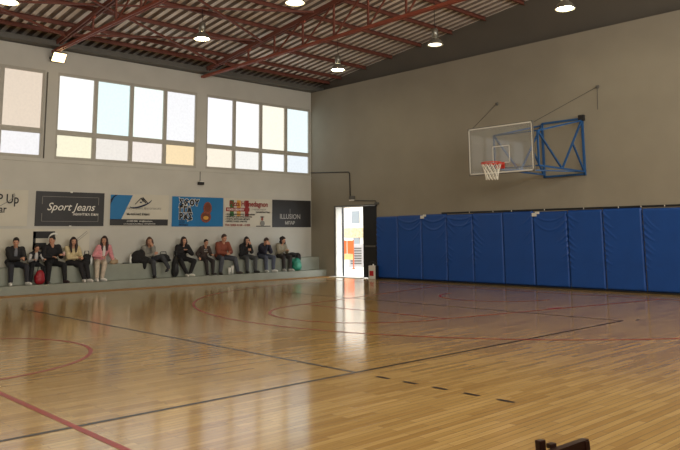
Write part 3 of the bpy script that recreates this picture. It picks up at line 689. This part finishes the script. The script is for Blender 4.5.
def person(y, label, s=.93, head=(.30, 0, 1.27), hyaw=0, hpit=.12, feet=((.60, -.14), (.60, .14)), hands=((.50, -.05, .86), (.50, .05, .86)), fz=.22, seat=.65,
           top=(40, 40, 42), topr=1.0, legs=(36, 38, 46), shoe=(225, 222, 215), hair=(36, 26, 22), hairstyle='short', sleeve=None, hoodie=False, elbows=(.12, .12), knees=None, skin=None,
           shirt=None, feetz=None, wide=1.0, lean_y=0, stripe=None, hand_n=(0, 0, -1), vest=None):
    sk = skin or SKIN
    t = thing('person', label, 'person', (0, y, 0))
    hd = Vector(head); R = rot3(hyaw, hpit)
    pel = Vector((.17, 0, seat+.11*s)); neck = hd-R @ Vector((.015, 0, .135*s)); neck = Vector((neck.x-.01, neck.y, neck.z))
    ch = pel.lerp(neck, .62)+Vector((-.03, 0, 0)); sh_c = neck-Vector((.02, 0, .055*s))
    sw = .165*s*wide; shs = [sh_c+Vector((0, -sw, -.01)), sh_c+Vector((0, sw, -.01))]
    hips = [pel+Vector((.03, -.085*s, -.02)), pel+Vector((.03, .085*s, -.02))]
    # arms
    arms = []
    for i, sd in ((0, -1), (1, 1)):
        tg = Vector(hands[i]); el, wr_ = ik(shs[i], tg, .275*s, .245*s, shs[i]+Vector((-.10, sd*elbows[i]*1.3, -.35)))
        arms.append((shs[i], el, wr_))
    lg = []
    for i, sd in ((0, -1), (1, 1)):
        z = fz if not feetz else feetz[i]
        an = Vector((feet[i][0]-.03, feet[i][1], z+.085))
        pole = hips[i]+Vector((1, sd*.25 if not knees else knees[i], .8))
        kn, an = ik(hips[i], an, .42*s, .41*s, pole); lg.append((hips[i], kn, an))
    # ---- body: one continuous skin
    b = MB(); hr = (.092*s, .074*s, .115*s)
    b.ell(hd, hr, sk, R); b.ell(hd+R @ Vector((.022, 0, -.055))*s, (.066*s, .056*s, .062*s), sk, R)            # skull, jaw
    b.cone(hd+R @ Vector((.088, 0, .012))*s, .008*s, hd+R @ Vector((.108, 0, -.018))*s, .014*s, sk, 8)               # nose
    b.ell(hd+R @ Vector((.070, 0, -.098))*s, .020*s, sk)                                                             # chin
    for q in (-1, 1):
        b.ell(hd+R @ Vector((-.005, q*.076, -.005))*s, (.018*s, .009*s, .03*s), sk, R)
        b.ell(hd+R @ Vector((.068, q*.030, .030))*s, (.018*s, .024*s, .010*s), sk, R)
        b.ell(hd+R @ Vector((.062, q*.036, -.030))*s, .024*s, sk)
    b.cone(hd+R @ Vector((-.015, 0, -.06))*s, .052*s, neck-Vector((.0, 0, .05)), .056*s, sk)
    b.ell(ch, (.085*s, .13*s, .16*s), sk); b.ell(pel, (.09*s, .13*s, .09*s), sk); b.cone(ch, .09*s, pel, .09*s, sk); b.cone(shs[0], .045*s, shs[1], .045*s, sk)
    for i, (a, e, w_) in enumerate(arms):
        b.cone(a, .042*s, e, .036*s, sk, 10); b.cone(e, .036*s, w_, .025*s, sk, 10)
        hand(b, w_, (w_-e).normalized(), hand_n, s*1.02, 1 if i == 0 else -1, sk)
    for (a, k, n_) in lg:
        b.cone(a, .07*s, k, .050*s, sk, 10); b.cone(k, .050*s, n_, .036*s, sk, 10); b.cone(n_, .034*s, n_+Vector((.02, 0, -.04)), .026*s, sk, 8)
    b.fused('body', t, .0075, 2)
    m_eye = mat('dark_eye', (24, 18, 16), .3, var=0); m_lip = mat('lip', (150, 78, 70), .5, var=0)
    for q in (-1, 1):
        e = MB(); e.ell(hd+R @ Vector((.084, q*.031, .012))*s, (.008*s, .014*s, .009*s), m_eye, R, 8, 6); e.build('eye', t, True)
    e = MB(); e.ell(hd+R @ Vector((.089, 0, -.055))*s, (.010*s, .024*s, .008*s), m_lip, R, 8, 6); e.build('mouth', t, True)
    # ---- top
    tm = mat('cloth_%d_%d_%d' % top, top, .85, var=.14, scale=14, bump=.25, bscale=25)
    sm = tm if sleeve is None else mat('cloth_%d_%d_%d' % sleeve, sleeve, .85, var=.12, scale=14, bump=.2, bscale=25)
    b = MB(); k = topr
    b.ell(ch+Vector((.005, 0, 0)), (.125*s*k, .185*s*k*wide, .21*s), tm); b.ell(pel+Vector((0, 0, .04)), (.13*s*k, .175*s*k*wide, .12*s), tm); b.cone(ch, .125*s*k, pel+Vector((0, 0, .03)), .13*s*k, tm)
    for q in (0, 1): b.cone(sh_c+Vector((0, 0, .0)), .062*s, shs[q], .066*s*k, tm)
    b.cone(neck-Vector((.01, 0, .035)), .062*s, sh_c, .075*s, tm)
    if hoodie: b.ell(sh_c+Vector((-.05, 0, .05)), (.07*s, .10*s, .06*s), tm)
    if sleeve is None:
        for (a, e, w_) in arms: b.cone(a, .074*s*k, e, .066*s*k, tm, 10); b.cone(e, .066*s*k, e.lerp(w_, .93), .047*s*k, tm, 10)
    b.fused('jacket' if topr > 1.05 else 'top', t, .011, 3)
    if sleeve is not None:
        for (a, e, w_) in arms:
            b = MB(); b.cone(a, .060*s, e, .052*s, sm, 10); b.cone(e, .052*s, e.lerp(w_, .93), .038*s, sm, 10); b.fused('sleeve', t, .011, 2)
    if shirt:
        b = MB(); pm = mat('shirt_%d_%d_%d' % shirt, shirt, .8, var=.05); c0 = sh_c.lerp(pel, .38)
        b.ell(c0+Vector((.105*s*k, 0, .02)), (.03, .045, .17*s), pm, rot3(0, .1)); b.build('shirt_front', t, True)
    if stripe:
        b = MB(); pm = mat('stripe_print', (200, 198, 190), .7, var=.1); c0 = ch+Vector((.118*s*k-.006, 0, .02)); b.ell(c0, (.014, .085*s, .02*s), pm); b.ell(c0+Vector((0, 0, -.055)), (.014, .085*s, .014*s), pm); b.build('chest_print', t, True)
    # ---- trousers
    lm = mat('trouser_%d_%d_%d' % legs, legs, .85, var=.14, scale=12, bump=.2, bscale=25)
    b = MB(); b.ell(pel+Vector((0, 0, -.01)), (.125*s, .165*s*wide, .105*s), lm)
    for (a, kn, n_) in lg: b.cone(a, .098*s, kn, .078*s, lm, 12); b.cone(kn, .078*s, n_+Vector((0, 0, .02)), .060*s, lm, 12)
    b.fused('trousers', t, .011, 3)
    # ---- shoes
    hm = mat('shoe_%d_%d_%d' % shoe, shoe, .6, var=.06); som = mat('shoe_sole', (215, 212, 205), .6, var=.03)
    for i, (a, kn, n_) in enumerate(lg):
        d = Vector((1, (-.25 if i == 0 else .25), 0)).normalized(); h = n_+Vector((-.02, 0, -.045))
        if feetz and feetz[i] > fz+.1: d = Vector((.7, .7 if i == 0 else -.7, -.2)).normalized()
        b = MB(); b.cone(n_+Vector((0, 0, -.01)), .050*s, h, .048*s, hm, 10); b.cone(h, .048*s, h+d*.13*s+Vector((0, 0, -.002)), .045*s, hm, 10); b.cone(h+d*.13*s, .045*s, h+d*.19*s+Vector((0, 0, -.008)), .034*s, hm, 10)
        so = b.fused('shoe', t, .008, 2)
        if sum(shoe) < 300:
            b = MB(); b.cone(h+Vector((0, 0, -.038)), .016, h+d*.19*s+Vector((0, 0, -.036)), .014, som, 8); b.build('sole', so, True)
    # ---- hair
    hm = mat('hair_%d_%d_%d' % hair, hair, .6, var=.3, scale=30, bump=.4, bscale=60)
    b = MB(); b.ell(hd+R @ Vector((-.020, 0, .030))*s, (.094*s, .084*s, .104*s), hm, R); b.ell(hd+R @ Vector((.03, 0, .085))*s, (.055*s, .062*s, .032*s), hm, R)
    if hairstyle in ('long', 'curly', 'mid'):
        for q in (-1, 1):
            p0 = hd+R @ Vector((-.0, q*.070, .03))*s; L = {'long': .30, 'mid': .17, 'curly': .13}[hairstyle]
            p1 = p0+Vector((.015, q*.012, -L*.5)); p2 = p0+Vector((.05, q*-.005, -L))
            rr = .044 if hairstyle != 'curly' else .034
            if hairstyle == 'curly': p0 += Vector((-.03, q*.018, 0)); p1 += Vector((-.03, q*.022, 0)); p2 += Vector((-.06, q*.03, 0))
            b.cone(p0, .038*s, p1, rr*s, hm, 10); b.cone(p1, rr*s, p2, .024*s if hairstyle != 'curly' else .04*s, hm, 10)
        b.cone(hd+R @ Vector((-.06, 0, 0))*s, .075*s, hd+Vector((-.09, 0, -.17))*s, .07*s, hm)
    if hairstyle == 'curly':
        r = random.Random(3)
        for k_ in range(22):
            v = Vector((r.uniform(-1, .05), r.uniform(-1, 1), r.uniform(-.7, 1))).normalized(); b.ell(hd+R @ Vector((v.x*.10-.03, v.y*.10, v.z*.12))*s, .030*s, hm)
    b.fused('hair', t, .008, 1)
    if hoodie == 2:
        b = MB(); hd_ = tm
    return t
D = .84
person(-10.20, 'seated person in open black jacket over grey shirt, wearing white sneakers', head=(.34, .0, 1.29), hyaw=-.35, hpit=.25, top=(38, 37, 38), topr=1.12, shirt=(120, 122, 128), legs=(46, 47, 54), hair=(38, 30, 26), hairstyle='short', hands=((.56, .04, .88), (.56, .13, .90)), feet=((.60, -.16), (.60, .24)), wide=1.08)
person(-9.66, 'seated child in black vest over pale grey sleeves', s=.74, head=(.32, .0, 1.13), hpit=.2, top=(34, 33, 38), sleeve=(188, 186, 184), shirt=(196, 194, 192), legs=(30, 30, 34), shoe=(36, 32, 34), hair=(34, 24, 20), hands=((.50, -.14, .84), (.50, .14, .84)), feet=((.56, -.20), (.56, .20)), hoodie=True)
person(-9.24, 'seated man in loose black sweatshirt looking aside and holding a small cup', head=(.34, -.05, 1.33), hyaw=-.9, hpit=.1, top=(30, 29, 31), topr=1.15, legs=(30, 30, 32), shoe=(58, 40, 42), hair=(34, 26, 24), hands=((.40, -.06, .90), (.52, .14, .95)), feet=((.60, -.20), (.60, .24)), hoodie=True, wide=1.1)
person(-8.68, 'seated woman in cream sweater with long dark hair and legs stretched aside', head=(.30, -.02, 1.29), hyaw=-.15, top=(206, 188, 146), legs=(32, 30, 33), shoe=(225, 220, 214), hair=(44, 28, 24), hairstyle='long', hands=((.42, .06, .86), (.44, .16, .86)), feet=((.68, .16), (.66, .29)), knees=(.4, .5))
person(-7.88, 'seated woman in pink sweater and beige trousers with very long brown hair', head=(.30, .05, 1.31), hyaw=-.7, top=(222, 150, 156), legs=(196, 182, 164), shoe=(230, 226, 220), hair=(50, 30, 26), hairstyle='long', hands=((.38, -.05, .87), (.30, .34, .72)), feet=((.64, -.27), (.60, -.10)), knees=(-.5, -.2), shirt=(228, 222, 214))
person(-6.42, 'seated woman in grey hoodie resting chin on hand, legs crossed', head=(.34, -.06, 1.27), hyaw=-.3, top=(134, 132, 124), legs=(60, 62, 66), shoe=(34, 32, 34), hair=(84, 56, 40), hairstyle='mid', hands=((.46, .02, .90), (.46, -.03, 1.10)), feet=((.60, .0), (.74, .36)), feetz=(.22, .42), knees=(-.1, .4), hoodie=True, hand_n=(-1, 0, 0))
person(-5.34, 'seated woman in black sweater and black trousers with white shoes, hands at waist', head=(.32, .0, 1.27), top=(28, 26, 28), topr=1.12, legs=(30, 28, 30), shoe=(228, 224, 212), hair=(40, 26, 24), hairstyle='mid', hands=((.42, -.06, .98), (.42, .05, .98)), feet=((.62, -.04), (.60, .10)), elbows=(.5, .5), knees=(-.9, .9), wide=1.08)
person(-4.54, 'seated boy in dark brown sweatshirt with pale striped print', s=.80, head=(.30, .0, 1.20), top=(66, 54, 50), stripe=True, legs=(48, 42, 42), shoe=(46, 40, 38), hair=(34, 24, 20), hands=((.30, -.24, .76), (.46, .12, .84)), feet=((.58, -.10), (.58, .10)))
person(-3.92, 'seated heavy man in rust brown overshirt and blue jeans, hands joined', s=.98, head=(.36, .0, 1.33), hpit=.25, top=(134, 72, 54), topr=1.12, legs=(74, 77, 86), shoe=(70, 62, 58), hair=(70, 50, 42), hands=((.54, -.03, .87), (.54, .06, .87)), feet=((.60, -.26), (.60, .38)), wide=1.15, elbows=(.3, .3))
person(-3.04, 'seated woman in black jacket and grey jeans holding hand to mouth', head=(.36, -.02, 1.25), hyaw=-.1, hpit=.2, top=(30, 31, 34), topr=1.12, legs=(72, 74, 76), shoe=(40, 38, 38), hair=(34, 26, 26), hairstyle='mid', hands=((.46, -.04, .92), (.49, .03, 1.10)), feet=((.60, -.14), (.60, .18)), hand_n=(-1, 0, 0))
person(-2.30, 'seated woman in navy jacket bowing her face into her hands', head=(.40, .0, 1.21), hpit=.45, top=(38, 38, 54), topr=1.12, legs=(78, 84, 100), shoe=(226, 224, 220), hair=(58, 38, 32), hairstyle='short', hands=((.50, -.05, 1.08), (.50, .05, 1.08)), feet=((.60, -.12), (.60, .16)), hand_n=(-1, 0, 0))
person(-1.55, 'seated woman in pale patterned jacket with dark curly hair', s=.9, head=(.34, .0, 1.24), hyaw=.3, hpit=.3, top=(150, 142, 122), topr=1.05, legs=(48, 44, 44), shoe=(200, 196, 190), hair=(32, 22, 22), hairstyle='curly', hands=((.50, -.04, .90), (.50, .08, .90)), feet=((.60, -.14), (.62, .10)))

# ------------------------------------------------------------------ things the sitters brought
def cup(x, y, z, label, h=.11, r=.036, m=m_white):
    t_ = thing('drink_cup', label, 'cup', (x, y, z), 0)
    b = MB(); b.lathe([(.0001, 0), (r*.75, 0), (r, h), (r*.92, h), (r*.70, .01), (.0001, .01)], m, n=16); b.build('cup_body', t_, True)
    b = MB(); b.lathe([(r*1.06, h-.004), (r*1.06, h+.010), (r*.8, h+.016), (.0001, h+.016)], mat('cup_lid', (196, 192, 184), .5, var=0), n=16); b.build('cup_lid', t_, True)
cup(.58, -3.86, .22, 'white takeaway cup on the step, nearer the boy', .20, .05)
cup(.54, -3.72, .22, 'white takeaway cup on the step, nearer the man\'s foot, rising higher', .25, .045)
cup(.56, -9.05, .92, 'small pinkish drink cup in the hand of the man in black', .09, .033, mat('pink_cup', (214, 168, 160), .5, var=0))
def bag(name, label, loc, size, m, rz=0, handle=True, flap=None, cat='bag', strapm=None, sag=.12):
    t_ = thing(name, label, cat, loc, rz); b = MB(); sx, sy, sz = size; r = random.Random(int(abs(loc[1]*100)))
    b.ell((0, 0, sz*.5), (sx*.5, sy*.5, sz*.52), m); b.ell((0, 0, sz*.3), (sx*.55, sy*.55, sz*.32), m)
    for k in range(10): b.ell((r.uniform(-.3, .3)*sx, r.uniform(-.38, .38)*sy, sz*r.uniform(.2, .85)), (sx*.25, sy*.2, sz*r.uniform(.12, .2)), m)
    b.fused('bag_body', t_, .012, 3)
    if handle:
        b = MB(); b.tube([(0, -sy*.25, sz*.85), (0, -sy*.2, sz*1.25), (0, sy*.2, sz*1.25), (0, sy*.25, sz*.85)], .012, strapm or m, 8); b.build('bag_handle', t_, True)
    if flap:
        b = MB(); b.ell((sx*.42, 0, sz*.42), (sx*.16, sy*.34, sz*.24), flap); b.build('front_pocket', t_, True)
    return t_
bag('bag', 'round red bag on the step between the child\'s feet', (.60, -9.66, .22), (.18, .25, .36), mat('red_nylon', (150, 22, 34), .5, var=.08), strapm=m_dark)
bag('shoulder_bag', 'black bag with tall looped handle between the cream and pink sweaters', (.30, -8.32, .65), (.22, .26, .30), m_black, strapm=m_dark)
b = MB(); b.lathe([(.0001, 0), (.034, 0), (.036, .05), (.036, .17), (.016, .21), (.014, .24), (.0001, .24)], mat('clear_bottle', (205, 208, 206), .2, var=.05), n=14)
t = thing('water_bottle', 'pale bottle standing upright beside the black looped bag', 'bottle', (.38, -8.22, .65)); b.build('bottle_body', t, True)
b = MB(); b.lathe([(.0001, .24), (.016, .24), (.016, .265), (.0001, .265)], m_white, n=12); b.build('bottle_cap', t)
bag('handbag', 'tan handbag beside the woman in pink', (.28, -7.52, .65), (.18, .24, .13), mat('tan_leather', (170, 148, 118), .6), strapm=mat('tan_leather', (170, 148, 118)))
b = MB(); b.lathe([(.0001, 0), (.036, 0), (.038, .06), (.036, .16), (.018, .21), (.015, .24), (.0001, .24)], mat('white_bottle', (226, 226, 218), .3, var=.05), n=14)
t = thing('water_bottle', 'white bottle standing on the bench left of the black coat', 'bottle', (.28, -7.02, .65)); b.build('bottle_body', t, True)
b = MB(); b.lathe([(.0001, .24), (.017, .24), (.017, .27), (.0001, .27)], m_white, n=12); b.build('bottle_cap', t)
b = MB(); b.box((-.04, -.09, 0), (.04, .09, .03), m_dark); tag(b.build('phone_case', None, bevel=.008, loc=(.33, -7.18, .65)), 'small flat black case lying beside the white bottle', 'case')
t = thing('coat', 'black coat bundled on the bench beside the woman in grey hoodie', 'coat', (.24, -6.78, .65)); b = MB()
for p_, r_ in (((0, 0, .16), (.16, .20, .20)), ((.06, -.1, .10), (.16, .14, .13)), ((.02, .1, .24), (.13, .14, .15)), ((.1, .14, .08), (.16, .18, .12)), ((.20, .12, -.02), (.05, .06, .16))): b.ell(p_, r_, m_black)
b.fused('coat_body', t, .012, 4)
bag('tote_bag', 'black bag on the bench between the grey hoodie and black sweater women', (.26, -5.98, .65), (.26, .42, .24), m_black, strapm=m_dark)
bag('backpack', 'tall black backpack hanging down beside the woman in black sweater', (.50, -5.72, .22), (.20, .20, .60), m_black, strapm=m_dark, flap=m_dark)
m_teal = mat('teal_nylon', (28, 128, 104), .55, var=.12, scale=10)
bag('backpack', 'teal green backpack standing on the step at the row end', (.62, -1.18, .22), (.24, .34, .42), m_teal, flap=mat('light_teal', (70, 160, 134), .5), strapm=m_dark)
t = thing('coat', 'black coat lying across the bench above the teal backpack', 'coat', (.30, -1.13, .65)); b = MB()
for p_, r_ in (((0, 0, .08), (.16, .22, .09)), ((.1, -.08, .11), (.12, .16, .07)), ((.12, .14, .06), (.12, .12, .10)), ((.16, .2, -.02), (.04, .06, .12))): b.ell(p_, r_, m_black)
b.fused('coat_body', t, .012, 4)

# ------------------------------------------------------------------ brown chair at the lower picture edge
m_brn2 = mat('dark_brown_wood', (44, 20, 15), .35, var=.15, scale=9)
t = thing('wooden_chair', 'dark brown wooden chair, only the top of its backrest in view', 'chair', (18.018, -14.59, 0), math.radians(80))
b = MB(); b.poly([(-.10, -.012, .50), (.10, -.012, .50), (.10, -.012, .746), (-.10, -.012, .734)], m_brn2); b.poly([(-.10, .012, .50), (-.10, .012, .734), (.10, .012, .746), (.10, .012, .50)], m_brn2)
b.poly([(-.10, -.012, .734), (.10, -.012, .746), (.10, .012, .746), (-.10, .012, .734)], m_brn2); b.poly([(.10, -.012, .50), (.10, .012, .50), (.10, .012, .746), (.10, -.012, .746)], m_brn2)
b.poly([(-.10, -.012, .50), (-.10, -.012, .734), (-.10, .012, .734), (-.10, .012, .50)], m_brn2); b.build('backrest', t)
b = MB(); b.box((-.06, .01, .735), (-.03, .03, .75), m_brn2); b.build('rail_peg', t, bevel=.003)
b = MB(); b.box((-.21, -.40, .41), (.21, .10, .44), m_brn2); b.build('seat', t, bevel=.006)
for x, y_, h in ((-.035, .075, .746), (.09, .03, .50), (-.18, -.37, .41), (.18, -.37, .41)):
    b = MB(); b.bar((x, y_-(.03 if h > .7 else 0), 0), (x, y_, h), .034 if h < .7 else .022, .03, m_brn2, (1, 0, 0)); b.build('leg', t, bevel=.003)
b = MB(); b.bar((.09, -.02, .42), (.09, .0, .74), .03, .02, m_brn2, (1, 0, 0)); b.build('back_post', t)
